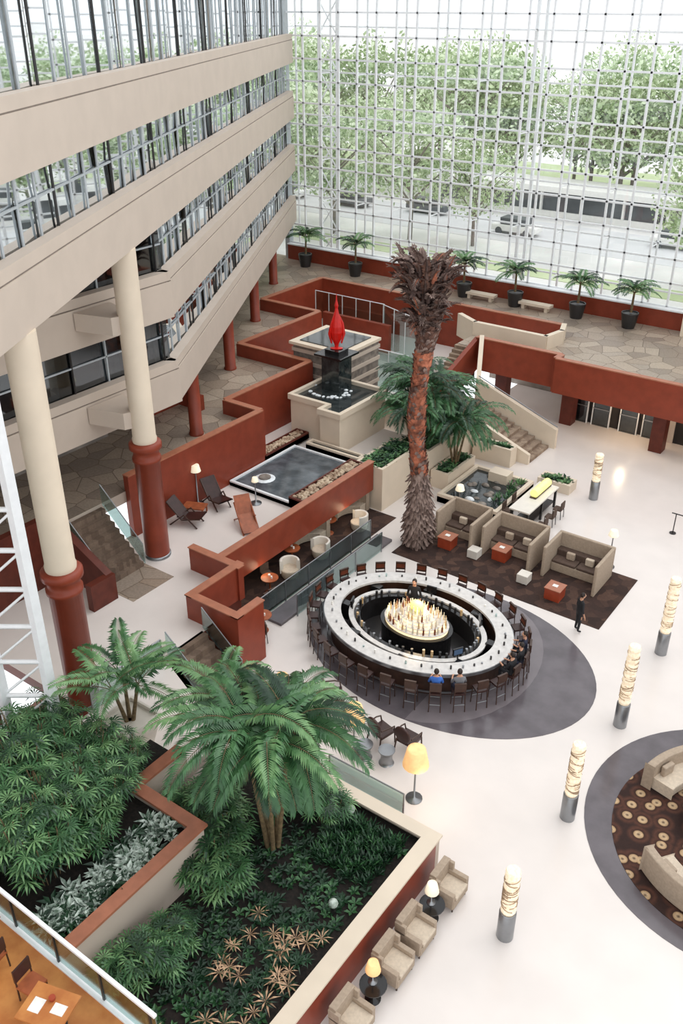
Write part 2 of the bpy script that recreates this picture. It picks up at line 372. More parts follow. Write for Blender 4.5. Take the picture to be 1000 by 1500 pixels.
b=MB();b.lathe([(.34,3.6),(.34,3.7),(.3,3.72),(.3,6.5)],'wood_red',20);many(b,'red_column',[(-41.5,48.9,0),(-36.9,41.6,0),(-32.4,34.3,0),(-27.9,27.0,0)])
def stairs(name,x,y,rz,w,n,z0,rise=.17,run=.3,m='stair_carpet',rails=True):
    b=MB()
    for i in range(n): b.box(-w/2,i*run,z0-.0,w/2,(n)*run,z0+(i+1)*rise,m)
    if rails:
        for sx in(-w/2-.08,w/2+.08):
            b.seg((sx,0),(sx,n*run),.04,z0+.1,z0+.95,'glass_rail',z0+n*rise+.1,z0+n*rise+.95)
            b.tube([(sx,0,z0+.98),(sx,n*run,z0+n*rise+.98)],.025,'grey_metal',6)
    return b.obj(name,(x,y,0),rz)
stairs('staircase',-24.1,18.9,PI/2,1.9,9,1.5,rise=.22,run=.24,m='stair_carpet_shaded')
b=MB();b.seg((-23.4,17.6),(-26.2,17.6),.3,1.5,2.6,'wood_red_dark',1.5,4.0);b.seg((-23.4,16.6),(-23.4,17.75),.3,1.5,2.6,'wood_red_dark')
b.seg((-26.2,12),(-26.2,17.2),.3,1.5,4.3,'wood_red_dark');b.obj('trim_stair_wall')
b=MB();b.prism([(-52,0),(-26.3,0),(-26.3,17),(-52,17)],3.1,3.6,'plaster_tan','flagstone');b.box(-26.3,0,0,-19.3,11.5,1.45,'wood_red_dark');b.obj('floor_left_terrace')
b=MB();b.box(-24.6,17.9,1.5,-22.6,20.0,1.515,'flagstone');b.obj('stair_rug')
stairs('staircase',-17.5,17.3,PI/2,1.6,6,0,rise=.25,m='stair_carpet_shaded')
# steel lattice at left
b=MB()
for (x,y) in((0,0),(-1.1,-.8)):
    b.box(x-.13,y-.13,1.4,x+.13,y+.13,13,'white_metal')
z=1.6
while z<12.6:
    b.tube([(0,0,z),(-1.1,-.8,z)],.07,'white_metal',6);b.tube([(0,0,z+1.2),(-1.1,-.8,z)],.04,'white_metal',6);b.tube([(-1.1,-.8,z),(-4,-2.9,z)],.06,'white_metal',6);z+=1.2
b.add([(-1.1,-.8,1.5),(-4,-2.9,1.5),(-4,-2.9,13),(-1.1,-.8,13)],[(0,1,2,3)],'glass_rail');b.obj('steel_lattice_frame',(-18.15,11.1,0))
# right staircase
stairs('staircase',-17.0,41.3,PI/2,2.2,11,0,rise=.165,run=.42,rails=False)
b=MB();b.box(-24.6,40.1,0,-21.65,42.35,1.8,'plaster_tan');b.box(-24.6,40.1,1.8,-21.65,42.35,1.81,'stair_carpet');b.obj('floor_stair_landing')
stairs('staircase',-23.85,42.4,0,1.3,10,1.8,rise=.18,run=.28,rails=False)
b=MB();b.seg((-17,40.0),(-21.6,40.0),.22,0,.55,'plaster_cream',0,2.3);b.seg((-21.6,40.0),(-24.6,40.0),.22,0,2.5,'plaster_cream');b.seg((-16.7,42.6),(-21.6,42.6),.25,0,1.1,'plaster_cream',0,2.9)
b.seg((-21.6,42.6),(-22.8,45.0),.25,1.2,2.9,'plaster_cream',2.9,4.5);b.tube([(-16.7,42.6,1.25),(-21.6,42.6,3.05)],.03,'grey_metal');b.obj('trim_stair_balustrade')
# ================= FOUNTAIN =================
b=MB()
rim=[(-27.4,33.3),(-25.0,33.3),(-25.0,32.6),(-23.8,32.6),(-23.8,36.6),(-27.4,36.6)]
b.prism(rim,1.5,3.5,'plaster_cream','water_dark')
for i in range(6): b.seg(rim[i],rim[(i+1)%6],.22,3.4,3.68+.001*i,'plaster_cream',ext=.1)
b.box(-29.9,36.7,1.5,-26.4,39.8,4.9,'stone_grey')
for i in range(5): b.box(-29.96,36.64,1.9+i*.65,-26.34,39.86,2.1+i*.65,'plaster_tan')
b.box(-30.05,36.5,4.9,-26.3,39.9,5.05,'plaster_cream');b.box(-29.6,36.9,5.0,-26.7,39.5,5.1,'water_dark')
b.box(-26.8,35.15,3.4,-25.7,36.25,5.3,'water_dark');b.box(-27.1,34.9,5.3,-25.4,36.5,5.4,'black_gloss');b.box(-26.7,35.3,5.4,-25.8,36.1,5.6,'black_gloss')
for i in range(34):
    a=R.uniform(0,2*PI);b.ell((-26.25+.95*math.cos(a)*R.uniform(.8,1.3),35.3+.9*math.sin(a)-.2,3.52),(R.uniform(.05,.16),.12,.05),'foam',6,4)
b.obj('fountain')
b=MB()
pr=[(.3,0),(.34,.04),(.1,.1),(.1,.2),(.24,.5),(.32,.85),(.3,1.15),(.22,1.5),(.12,1.85),(.07,2.1),(.1,2.25),(.04,2.5),(.01,2.85)]
b.lathe(pr,'sculpt_red',10,sx=1,sy=.6,smooth=False)
b.tube([(.25,0,.3),(.38,.05,.8),(.3,.1,1.3),(.13,.05,1.75)],[.05,.08,.07,.03],'sculpt_red',6);b.tube([(-.25,0,.3),(-.36,-.05,.8),(-.28,-.1,1.2),(-.08,-.05,1.9)],[.05,.08,.07,.03],'sculpt_red',6)
b.obj('red_sculpture',(-26.25,35.7,5.6),.6)
def basin(b,x0,y0,x1,y1,z0,zw,zr,w,wm,rm):
    b.box(x0,y0,z0,x1,y1,zw,wm)
    for r in((x0,y0,x1,y0+w),(x0,y1-w,x1,y1),(x0,y0+w,x0+w,y1-w),(x1-w,y0+w,x1,y1-w)): b.box(r[0],r[1],z0,r[2],r[3],zr,rm)
b=MB()
basin(b,-26.0,27.0,-22.2,31.8,1.5,1.68,1.76,.12,'water_grey','white_metal')
b.lathe([(.5,1.7),(.45,1.73),(.2,1.75)],'foam',16,(-24.9,28.2,0));b.lathe([(.3,1.75),(.28,1.8)],'stone_grey',12,(-24.9,28.2,0))
b.obj('reflecting_pond')
b=MB();basin(b,-25.4,31.95,-22.2,32.5,1.5,1.9,2.0,.14,'water_dark','plaster_cream');b.obj('reflecting_pond')
def pebbles(name,x0,y0,x1,y1,z,n):
    b=MB();basin(b,x0,y0,x1,y1,z-.35,z-.08,z,.08,'wood_dark','wood_red_dark')
    for i in range(n):
        r=R.uniform(.07,.12);b.ell((R.uniform(x0+.15,x1-.15),R.uniform(y0+.15,y1-.15),z-.04),(r,r*.8,r*.6),'pebble',6,4)
    b.obj(name)
pebbles('pebble_tray',-22.0,26.4,-21.2,31.0,2.45,260);pebbles('pebble_tray',-26.9,29.4,-26.1,33.1,1.95,200)
# ================= BAR =================
bc=(-13.75,23.65)
b=MB()
b.ering(bc,3.7,2.85,3.05,2.25,1.03,1.12,'marble_bar',n=72)
b.ering(bc,3.72,2.87,3.69,2.84,.98,1.1,'grey_metal',n=72)
b.ering(bc,3.45,2.62,3.2,2.4,0.02,1.03,'wood_dark',n=72)
b.ering(bc,3.6,2.77,3.56,2.73,.2,.26,'grey_metal',n=72)
b.ering(bc,2.72,1.95,2.3,1.55,.02,.86,'black_gloss',n=60);b.ering(bc,2.75,1.97,2.55,1.78,.86,.93,'marble_bar',n=60)
b.ering(bc,2.3,1.55,1.5,1.0,.02,.03,'dark_metal',n=48)
for i in range(46):
    a=2*PI*i/46+R.uniform(-.04,.04);x=bc[0]+2.42*math.cos(a);y=bc[1]+1.66*math.sin(a);h=R.uniform(.1,.26)
    b.cyl((x,y,.86),(x,y,.9+h),.05,R.choice(['bottle','grey_metal','dark_metal','grey_metal','black_gloss']),n=6)
for i in range(40):
    a=2*PI*i/40+R.uniform(-.05,.05);x=bc[0]+3.4*math.cos(a);y=bc[1]+2.55*math.sin(a)
    b.cyl((x,y,1.12),(x,y,1.12+R.uniform(.05,.16)),.035,R.choice(['paper','glass_rail','dark_metal','grey_metal']),n=6)
for i in range(8):
    a=2*PI*(i+.3)/8;x=bc[0]+2.95*math.cos(a);y=bc[1]+2.15*math.sin(a);b.box(x-.2,y-.14,.3,x+.2,y+.14,1.0,'black_gloss')
b.obj('oval_bar_counter')
b=MB()
b.lathe([(1,.02),(1,.9),(1.03,.9),(1.03,.95)],'black_gloss',40,(bc[0],bc[1],0),1.4,1.0,smooth=False)
for k,(s,z) in enumerate(((.9,.95),(.72,1.08),(.52,1.22),(.32,1.36))):
    b.lathe([(s,z),(s,z+.12)],'glow_shelf',36,(bc[0],bc[1],0),1.4,1.0,smooth=False)
    b.lathe([(s+.02,z+.12),(s+.02,z+.14)],'marble_bar',36,(bc[0],bc[1],0),1.4,1.0,smooth=False)
    m=int(30*s)+6
    for i in range(m):
        a=2*PI*(i+R.random()*.4)/m;x=bc[0]+1.4*(s-.07)*math.cos(a);y=bc[1]+1.0*(s-.07)*math.sin(a);zz=z+.14;mm=R.choice(['bottle','bottle_clear','paper','leather_orange','bottle_clear','glow_shelf'])
        b.lathe([(.04,zz),(.04,zz+.18),(.016,zz+.24),(.016,zz+.32)],mm,6,(x,y,0))
b.ell((bc[0],bc[1],1.72),(.3,.22,.22),'glow_green',14,8)
b.obj('bottle_display')
b=MB()
b.box(-.2,-.2,.7,.2,.2,.77,'leather_dark');b.box(-.16,.17,.93,.16,.2,1.14,'leather_orange')
for x in(-.18,.18):
    b.tube([(x,-.18,.72),(x*1.1,-.22,0)],.018,'wood_dark',6);b.tube([(x*1.1,.23,0),(x,.18,.72),(x,.21,1.18)],.02,'wood_dark',6)
b.box(-.2,.15,1.12,.2,.22,1.2,'wood_dark');b.box(-.2,.15,.87,.2,.22,.94,'wood_dark');b.box(-.2,.19,.9,.2,.225,1.18,'wood_dark')
b.tube([(-.19,-.21,.3),(.19,-.21,.3)],.015,'grey_metal',6);b.tube([(-.19,.21,.3),(.19,.21,.3)],.015,'grey_metal',6)
L=[];ns=30;seatpos=[]
for i in range(ns):
    a=2*PI*(i+.5)/ns;x=bc[0]+4.12*math.cos(a);y=bc[1]+3.3*math.sin(a);ix,iy=-math.cos(a)/4.1,-math.sin(a)/3.24
    th=math.atan2(ix,-iy);L.append((x,y,0.014,th));seatpos.append((x,y,th,math.degrees(a)))
many(b,'bar_stool',L)
for a in(40,100,200,330):
    b=MB();b.cyl((0,0,0),(0,0,.25),.03,'dark_metal');b.box(-.2,-.03,.18,.2,.03,.46,'black_gloss');b.box(-.17,-.035,.21,.17,-.03,.43,'screen');r=math.radians(a)
    b.obj('register_monitor',(bc[0]+2.62*math.cos(r),bc[1]+1.86*math.sin(r),.93),r+PI/2)
# ================= SEATING =================
def armchair(m='sofa_tan'):
    b=MB();b.box(-.38,-.36,.16,.38,.36,.42,m);b.box(-.29,-.38,.42,.29,.24,.52,'sofa_cream')
    b.box(-.38,.22,.16,.38,.42,1.0,m);b.box(-.42,-.34,.16,-.29,.4,.66,m);b.box(.29,-.34,.16,.42,.4,.66,m)
    b.box(-.42,.1,.6,-.33,.42,.92,m);b.box(.33,.1,.6,.42,.42,.92,m)
    for x in(-.34,.34):
        for y in(-.3,.36): b.cyl((x,y,0),(x,y,.17),.025,'wood_dark',n=6)
    return b
many(armchair(),'armchair',[(-7.15,14.75,0,PI/2),(-7.15,13.1,0,PI/2),(-7.15,12.05,0,PI/2),(-7.15,10.3,0,PI/2)],.05)
b=MB();b.lathe([(.2,0),(.2,.03),(.04,.05),(.04,.5),(.3,.52),(.34,.53),(.34,.56)],'black_gloss',20);many(b,'side_table',[(-7.2,13.92,0),(-7.2,11.2,0)])
def lamp(b,z,m,r=.2,h=.26): b.lathe([(r,z),(r*.7,z+h),(r*.5,z+h)],m,16);b.ell((0,0,z+h*.4),.05,'bulb',8,5)
for y in(13.95,11.25):
    b=MB();b.lathe([(.12,.56),(.12,.58),(.02,.6),(.02,1.0)],'grey_metal',10);lamp(b,1.0,'lamp_white' if y>12 else 'lamp_glow',.19,.28);b.obj('table_lamp',(-7.25,y,0))
def flamp(x,y,z0,h,m='lamp_glow',r=.34,sh=.5):
    b=MB();b.lathe([(.26,0),(.26,.03),(.03,.06),(.025,h-sh)],'grey_metal',14);lamp(b,h-sh,m,r,sh);b.obj('floor_lamp',(x,y,z0))
flamp(-9.75,17.15,0,2.0,r=.4,sh=.6);flamp(-12.3,17.6,0,2.0,r=.36,sh=.55);flamp(-15.2,17.6,0,1.8,r=.3);flamp(-26.0,24.9,1.5,1.9,'lamp_white',.24,.3);flamp(-23.9,26.4,1.5,1.3,'lamp_white',.16,.2);flamp(-17.2,32.95,0,1.7,'lamp_white',.22,.25);flamp(-9.9,33.0,0,1.8,'lamp_white',.22,.25)
b=MB();b.box(-.28,-.28,.38,.28,.26,.48,'leather_dark');b.lathe([(0,-.02),(.9,-.02),(1,0),(1,.03),(.9,.05),(0,.05)],'leather_dark',20,(0,0,0),.28,.3)
vs=b.v[8:];b.v=b.v[:8]+[(x,.27+z*1.3+ (y+.3)*.12,.8+y) for x,y,z in vs]
for x in(-.27,.27):
    b.tube([(x,-.26,.45),(x*1.05,-.28,0)],.025,'wood_dark',6);b.tube([(x*.9,.26,.5),(x*1.05,.34,0)],.025,'wood_dark',6);b.tube([(x,.27,.72),(x*1.15,-.05,.7),(x*1.1,-.22,.66),(x,-.24,.46)],.025,'wood_dark',6)
b.tube([(-.2,.27,.5),(-.24,.3,.62),(.24,.3,.62),(.2,.27,.5)],.02,'wood_dark',6)
many(b,'oval_back_chair',[(-11.9,18.6,0,2.9,1.1),(-11.0,18.8,0,3.1,1.1),(-13.2,18.8,0,2.5,1.1),(-14.2,19.1,0,2.3,1.1)],.02)
b=MB();b.lathe([(.25,0),(.2,.05),(.18,.3),(.25,.5),(.27,.52),(.27,.55)],'grey_metal',18);many(b,'drum_table',[(-11.95,17.7,0),(-11.25,17.9,0)])
for i,(x0,x1) in enumerate(((-17.1,-15.15),(-14.8,-12.4),(-11.95,-9.5))):
    b=MB();b.box(x0,32.2,.02,x1,32.35,1.45,'sofa_tan');b.box(x0,30.6,.02,x0+.14,32.2,1.45,'sofa_tan');b.box(x1-.14,30.4,.02,x1,32.2,1.45,'sofa_tan')
    b.box(x0+.14,31.3,.02,x1-.14,32.2,.42,'sofa_tan');b.box(x0+.14,31.85,.42,x1-.14,32.2,.8,'sofa_brown')
    w=(x1-x0-.28)/2
    for k in(0,1): b.box(x0+.16+k*w,31.3,.42,x0+.12+(k+1)*w,31.85,.54,'sofa_brown')
    for k in(.3,.7): b.box(x0+k*2.1,31.65,.54,x0+k*2.1+.36,31.83,.86,R.choice(['sofa_cream','leather_orange','sofa_tan']))
    b.obj('booth_sofa',bevel=.04)
b=MB();b.box(-.32,-.32,0,.32,.32,.5,'cube_red');b.box(-.35,-.35,.5,.35,.35,.54,'wood_cap');b.box(-.12,-.08,.54,.1,.1,.56,'paper');many(b,'cube_table',[(-16.3,30.4,.02),(-13.9,30.9,.02),(-10.8,29.5,.02)],.01)
b=MB();b.box(-.24,-.24,.03,.24,.24,.42,'white_cube');b.box(-.22,-.22,0,.22,.22,.03,'dark_metal')
many(b,'ottoman',[(-14.9,30.3,.02),(-12.3,29.8,.02)],.03)
cc=(-1.3,21.1)
def arcsofa(a0,a1,zz=.03):
    b=MB();b.ering(cc,2.95,3.1,2.2,2.3,zz+.08,.45,'sofa_cream',a0,a1,20);b.ering(cc,3.1,3.25,2.85,3.0,zz+.05,.95,'sofa_tan',a0-2,a1+2,20)
    for q in (a0+10,a1-10):
        r=math.radians(q);c=(cc[0]+2.72*math.cos(r),cc[1]+2.87*math.sin(r));b.T=Matrix.Translation((c[0],c[1],.45))@Matrix.Rotation(r,4,'Z');b.box(-.08,-.22,0,.08,.22,.36,'sofa_tan');b.T=Matrix.Identity(4)
    b.obj('curved_sofa',bevel=.04)
arcsofa(118,168);arcsofa(232,282);arcsofa(20,75);arcsofa(305,350)
b=MB();b.lathe([(.75,0),(.75,.05),(.1,.08),(.1,.42),(1.05,.45),(1.1,.46),(1.1,.5),(.7,.5),(.65,.7),(.6,.72)],'wood_dark',32);b.obj('round_table',(cc[0]-.6,cc[1]+.4,.03))
for x,y,h in((-5.4,14.6,2.5),(-5.7,19.2,2.9),(-5.9,23.9,3.3),(-6.1,28.5,3.3),(-12.8,38.4,2.4)):
    b=MB();b.lathe([(.22,0),(.22,.95),(.2,.97)],'grey_metal',20)
    pr=[];k=22
    for i in range(k+1):
        pr.append((.17+(.03 if i%2 else 0),.97+(h-.97)*i/k))
    pr.append((.05,h+.01));b.lathe(pr,'bollard_glow',14,smooth=False)
    for i in range(32):
        a=R.uniform(0,2*PI);z=R.uniform(1.2,h-.25);e=R.uniform(-.04,.04);b.tube([(.2*math.cos(a+t*.5),.2*math.sin(a+t*.5),z+e*t) for t in range(6)],.012,'bollard_band',4)
    b.obj('light_column',(x,y,0))
b=MB()
for x in(-.3,.3):
    b.tube([(x,-.6,.0),(x,-.1,.5),(x,.5,0)],.03,'wood_dark',6);b.tube([(x,-.75,.42),(x,0,.28),(x,.55,.95)],.03,'wood_dark',6)
b.add([(-.3,-.75,.46),(.3,-.75,.46),(.3,0,.3),(-.3,0,.3),(.3,.55,.97),(-.3,.55,.97)],[(0,1,2,3),(3,2,4,5)],'leather_dark');b.add([(-.3,-.75,.4),(.3,-.75,.4),(.3,0,.24),(-.3,0,.24),(.3,.6,.93),(-.3,.6,.93)],[(3,2,1,0),(5,4,2,3)],'leather_dark')
many(b,'sling_lounge_chair',[(-25.2,23.3,1.5,1.9,1.15),(-25.3,25.3,1.5,1.3,1.15)])
b=MB()
for x in(-.35,.35):
    b.tube([(x,-.9,.0),(x,.5,.9)],.035,'wood_chair',6);b.tube([(x,.6,0),(x,-.3,.55)],.035,'wood_chair',6)
b.add([(-.35,-.9,.12),(.35,-.9,.12),(.35,.1,.5),(-.35,.1,.5),(.35,.55,1.2),(-.35,.55,1.2)],[(0,1,2,3),(3,2,4,5)],'wood_chair');b.obj('wooden_lounge_chair',(-23.0,24.7,1.5),1.0)
b=MB();b.box(-.5,-.3,.3,.5,.3,.36,'wood_chair')
for x in(-.44,.44):
    for y in(-.24,.24):b.box(x-.03,y-.03,0,x+.03,y+.03,.3,'wood_chair')
b.obj('coffee_table',(-25.5,24.2,1.5),.4)
b=MB();b.lathe([(.3,0),(.36,.1),(.4,.42),(.32,.44),(.3,.44)],'sofa_cream',18);b.ering((0,0),.42,.42,.32,.32,.3,.82,'white_cube',-20,200,20);many(b,'tub_chair',[(-20.3,26.4,.02,0),(-20.4,24.4,.02,.8),(-20.3,29.3,.02,-.6)],.03)
b=MB();b.ering((0,0),1.1,1.3,.6,.8,.05,.45,'sofa_cream',90,200,16);b.ering((0,0),1.25,1.45,1.05,1.25,.05,.95,'sofa_tan',88,202,16);many(b,'curved_booth',[(-21.0,26.5,.02,0),(-21.0,29.6,.02,0)],.03)
b=MB();b.lathe([(.22,0),(.22,.03),(.04,.05),(.04,.68),(.36,.7),(.36,.74)],'wood_chair',20);b.cyl((.1,0,.74),(.1,0,.84),.04,'paper',n=8);b.cyl((-.1,.1,.74),(-.1,.1,.8),.05,'paper',n=8)
many(b,'cafe_table',[(-20.3,23.0,.02),(-18.9,20.9,0),(-21.0,25.3,.02),(-21.2,28.2,.02)])
b=MB();b.box(-.2,-.2,.42,.2,.2,.48,'sofa_brown');b.box(-.2,.17,.5,.2,.22,.85,'sofa_brown')
for x in(-.18,.18):
    b.tube([(x,-.18,.42),(x,-.2,0)],.018,'dark_metal',5);b.tube([(x,.22,0),(x,.19,.45),(x,.21,.85)],.018,'dark_metal',5)
many(b,'dining_chair',[(-20.9,23.5,.02,1.2),(-19.8,22.4,.02,-1.8),(-19.5,20.5,0,2.0),(-18.5,20.3,0,-.6),(-13.45,33.9,0,-PI/2),(-13.45,34.8,0,-PI/2),(-13.45,35.7,0,-PI/2),(-15.3,34.2,0,PI/2),(-15.3,35.2,0,PI/2)])
b=MB();b.box(-19.3,21.5,0,-18.5,29.3,.12,'disc_grey');b.obj('walkway_ramp')
def grail(name,a,c,z,h=1.0,p=1.5,pm='grey_metal'):
    b=MB();a=Vector(a);c=Vector(c);L=(c-a).length;k=max(1,int(L/p))
    b.seg(a,c,.02,z+.06,z+h-.04,'glass_rail');b.tube([(a.x,a.y,z+h),(c.x,c.y,z+h)],.025,pm,6)
    for i in range(k+1):
        q=a.lerp(c,i/k);b.box(q.x-.02,q.y-.02,z,q.x+.02,q.y+.02,z+h,pm)
    b.obj(name)
grail('glass_railing',(-19.4,21.4),(-19.4,28.9),0);grail('glass_railing',(-18.4,22.4),(-18.4,28.3),0)
grail('glass_railing',(-12.3,16.3),(-9.6,16.3),0);grail('glass_railing',(-19.1,13.0),(-19.1,16.0),1.5)
grail('glass_partition',(-36.5,47.3),(-31,47.3),1.5,2.8,1.1,'white_metal');grail('glass_partition',(-31,47.2),(-26.6,45.5),1.5,2.8,1.1,'white_metal');grail('glass_partition',(-27.8,41.0),(-25.2,41.0),1.5,2.4,.9,'white_metal')
b=MB();b.seg((-12.6,15.85),(-9.5,15.85),.35,0,.55,'plaster_cream');b.seg((-12.6,16.05),(-9.5,16.05),.1,0,.3,'wood_red');b.obj('low_bench_wall')
# communal table
b=MB();b.box(-.5,-1.6,1.0,.5,1.6,1.07,'white_cube')
for y in(-1.5,0,1.5):
    for x in(-.4,.4):b.box(x-.05,y-.05,0,x+.05,y+.05,1.0,'dark_metal')
b.box(-.4,-1.5,.3,.4,1.5,.34,'dark_metal');b.box(-.16,-.2,1.07,.16,1.5,1.12,'wood_dark')
b.tube([(0,-.1,1.28),(0,1.4,1.28)],[.2,.2],'glow_green',10)
b.obj('communal_table',(-14.4,35.0,0))
b=MB();b.box(-.02,-.02,0,.02,.02,1.0,'dark_metal');b.box(-.2,-.02,.98,.35,.02,1.02,'dark_metal');b.lathe([(.15,0),(.15,.03)],'dark_metal',12);b.obj('sign_stand',(-8.6,37.4,0))
for x in(-27.7,-23.7): 
    b=MB();b.box(-1.1,-.3,.3,1.1,.3,.46,'plaster_cream');b.box(-.9,-.2,0,-.7,.2,.3,'plaster_cream');b.box(.7,-.2,0,.9,.2,.3,'plaster_cream');b.obj('bench',(x,54.0,3.6))
# ================= PLANTERS =================
def planter(b,x0,y0,x1,y1,z0,z1,wm='plaster_cream',w=.15,soil=.15):
    b.box(x0+w,y0+w,z0,x1-w,y1-w,z1-soil,'soil')
    for r in((x0,y0,x1,y0+w),(x0,y1-w,x1,y1),(x0,y0+w,x0+w,y1-w),(x1-w,y0+w,x1,y1-w)): b.box(r[0],r[1],z0,r[2],r[3],z1,wm)
def scatter(b,x0,y0,x1,y1,z,n,r,ms,k=6,w=.16,up=.8):
    for i in range(n): b.rosette((R.uniform(x0,x1),R.uniform(y0,y1),z),r*R.uniform(.7,1.2),k,R.choice(ms),w,up)
for (x0,y0,x1,y1,z) in((-21.95,31.3,-20.4,34.6,2.2),(-21.95,34.8,-20.0,39.5,1.9),(-19.9,34.9,-18.9,37.6,.9),(-24.4,37,-22.2,39.7,2.6),(-19.8,39.0,-17.6,39.7,1.0),(-15.6,38.0,-13.9,38.9,.5)):
    b=MB();planter(b,x0,y0,x1,y1,0,z);scatter(b,x0+.2,y0+.2,x1-.2,y1-.2,z-.1,int((x1-x0)*(y1-y0)*16)+6,.38,['leaf_mid','leaf_dark','leaf_light']);b.obj('planted_box')
b=MB();basin(b,-18.8,33.7,-15.6,37.6,0,.3,.45,.2,'water_dark','plaster_cream')
for i in range(22): b.ell((R.uniform(-18.4,-16),R.uniform(34.1,37.2),.3),(R.uniform(.12,.3),R.uniform(.1,.2),R.uniform(.08,.16)),R.choice(['stone_grey','stone_grey','foam']),7,5)
scatter(b,-16.4,34.5,-15.9,37.2,.3,22,.45,['leaf_light','leaf_mid'],w=.08,up=2)
b.box(-17.6,36.6,.3,-16.6,37.3,.8,'plaster_cream');b.obj('water_garden')
def palmmesh(nst,h,nf,L,ll,m=('leaf_mid','leaf_dark'),spread=.35,lean=.3,st='stem',r=.07,e=(75,-50),nl=28):
    b=MB()
    for s in range(nst):
        a=2*PI*s/max(1,nst)+.4;hh=h*R.uniform(.85,1.1);bx,by=spread*.3*math.cos(a),spread*.3*math.sin(a);tx,ty=bx+lean*math.cos(a)*(1 if nst>1 else .2),by+lean*math.sin(a)*(1 if nst>1 else .2)
        b.tube([(bx,by,0),((bx+tx)/2,(by+ty)/2,hh*.5),(tx,ty,hh)],[r,r*.8,r*.7],st,7)
        k=nf//nst
        for i in range(k):
            t=(i+.5)/k;az=a+i*2.4+R.uniform(-.2,.2);e0=e[0]-50*t+R.uniform(-8,8);e1=e[1]+30*(1-t)+R.uniform(-10,10)
            b.frond((tx,ty,hh-.05),az,L*R.uniform(.8,1.1),e0,e1,nl,ll,.04*ll/.5,R.choice(m))
    return b
palmmesh(5,4.1,55,2.5,.58,('leaf_light','leaf_mid','leaf_mid','leaf_dark'),.5,.45,e=(72,-72),nl=36).obj('potted_palm_tree',(-11.45,12.6,1.1))
palmmesh(2,2.8,20,2.0,.5,('leaf_mid','leaf_light')).obj('potted_palm_tree',(-13.7,13.9,1.1))
b=palmmesh(3,1.4,18,1.9,.5,('leaf_light','leaf_mid'),e=(74,-25));b.obj('areca_palm',(-17.0,12.75,2.5))
b=MB();b.lathe([(.6,0),(.92,1.05),(.92,1.15),(.82,1.15),(.82,1.02)],'white_cube',4,smooth=False);b.lathe([(.82,1.0),(.1,1.02)],'soil',4);b.obj('planter_pot',(-17.0,12.75,1.5),PI/4)
b=MB();b.prism([(-19.2,11.75),(-16.1,11.75),(-16.1,12.85),(-15.0,12.85),(-15.0,14.6),(-19.2,16.2)],1.1,1.5,'plaster_tan','floor_cream');b.box(-19.1,11.8,0,-16.15,14.5,1.1,'plaster_tan');b.obj('floor_terrace_landing')
pm=palmmesh(4,2.5,44,2.6,.62,('leaf_mid','leaf_dark','leaf_mid'),.4,.5,e=(68,-70))
many(pm,'palm_tree',[(-21.2,37.0,1.6,0),(-19.4,36.4,.8,1.9,.9),(-21.3,35.4,1.7,3.1,.8),(-23.2,38.3,2.4,2.1,.7)])
b=palmmesh(1,1.0,14,1.3,.38,('leaf_mid','leaf_dark','leaf_light'),.1,.1,e=(75,-40));k=b
b.lathe([(.3,-.75),(.42,-.05),(.42,0),(.36,0),(.36,-.05)],'dark_metal',14)
many(k,'potted_palm',[(x,54.0,4.35+.2,i*1.3,1.27) for i,x in enumerate((-42.6,-38,-29.0,-25.2,-20.9,-17.5))])
b=MB()
b.box(-14.75,6.6,0,-8.1,15.15,1.05,'soil')
b.box(-8.05,6.5,0,-7.85,15.15,1.29,'wood_red');b.box(-15,15.15,0,-7.85,15.33,1.29,'plaster_tan')
b.prism([(-15,15.0),(-8.25,15.0),(-8.25,6.5),(-7.8,6.5),(-7.8,15.4),(-15,15.4)],1.29,1.36,'plaster_cream')
b.box(-15,6.42,0,-8.0,6.6,1.25,'plaster_tan')
b.obj('garden_planter')
b=MB()
b.prism([(-19,6.5),(-12.6,6.5),(-12.6,10.85),(-14.95,10.85),(-14.95,12.6),(-16.0,12.6),(-16.0,11.6),(-19,11.6)],0,2.4,'plaster_tan','soil')
rp=[(-12.5,6.5),(-12.5,10.95),(-14.85,10.95),(-14.85,12.7)]
for i in range(3): b.seg(rp[i],rp[i+1],.24,0,2.6,'plaster_tan',ext=.08)
b.prism([(-12.32,6.5),(-12.32,11.13),(-14.67,11.13),(-14.67,12.7),(-15.03,12.7),(-15.03,10.77),(-12.68,10.77),(-12.68,6.5)],2.6,2.68,'wood_cap')
b.obj('raised_garden_planter')
b=MB();scatter(b,-12.2,6.9,-8.5,14.8,1.05,700,.24,['leaf_dark','leaf_dark','leaf_dark','leaf_mid'],5,.2,.7)
b.obj('groundcover_plants')
b=MB();scatter(b,-10.4,12.9,-8.6,14.7,1.05,280,.5,['leaf_mid','leaf_dark','leaf_dark'],7,.05,2.5);b.obj('sword_fern_bed')
b=MB();scatter(b,-10.4,6.9,-8.5,11.2,1.25,46,.34,['leaf_star','leaf_star','leaf_dark'],9,.06,.35);b.obj('bromeliad_bed')
b=MB();scatter(b,-13.8,6.8,-12.8,10.6,2.5,110,.42,['leaf_silver','leaf_silver','leaf_dark'],8,.13,.6);b.obj('silver_leaf_bed')
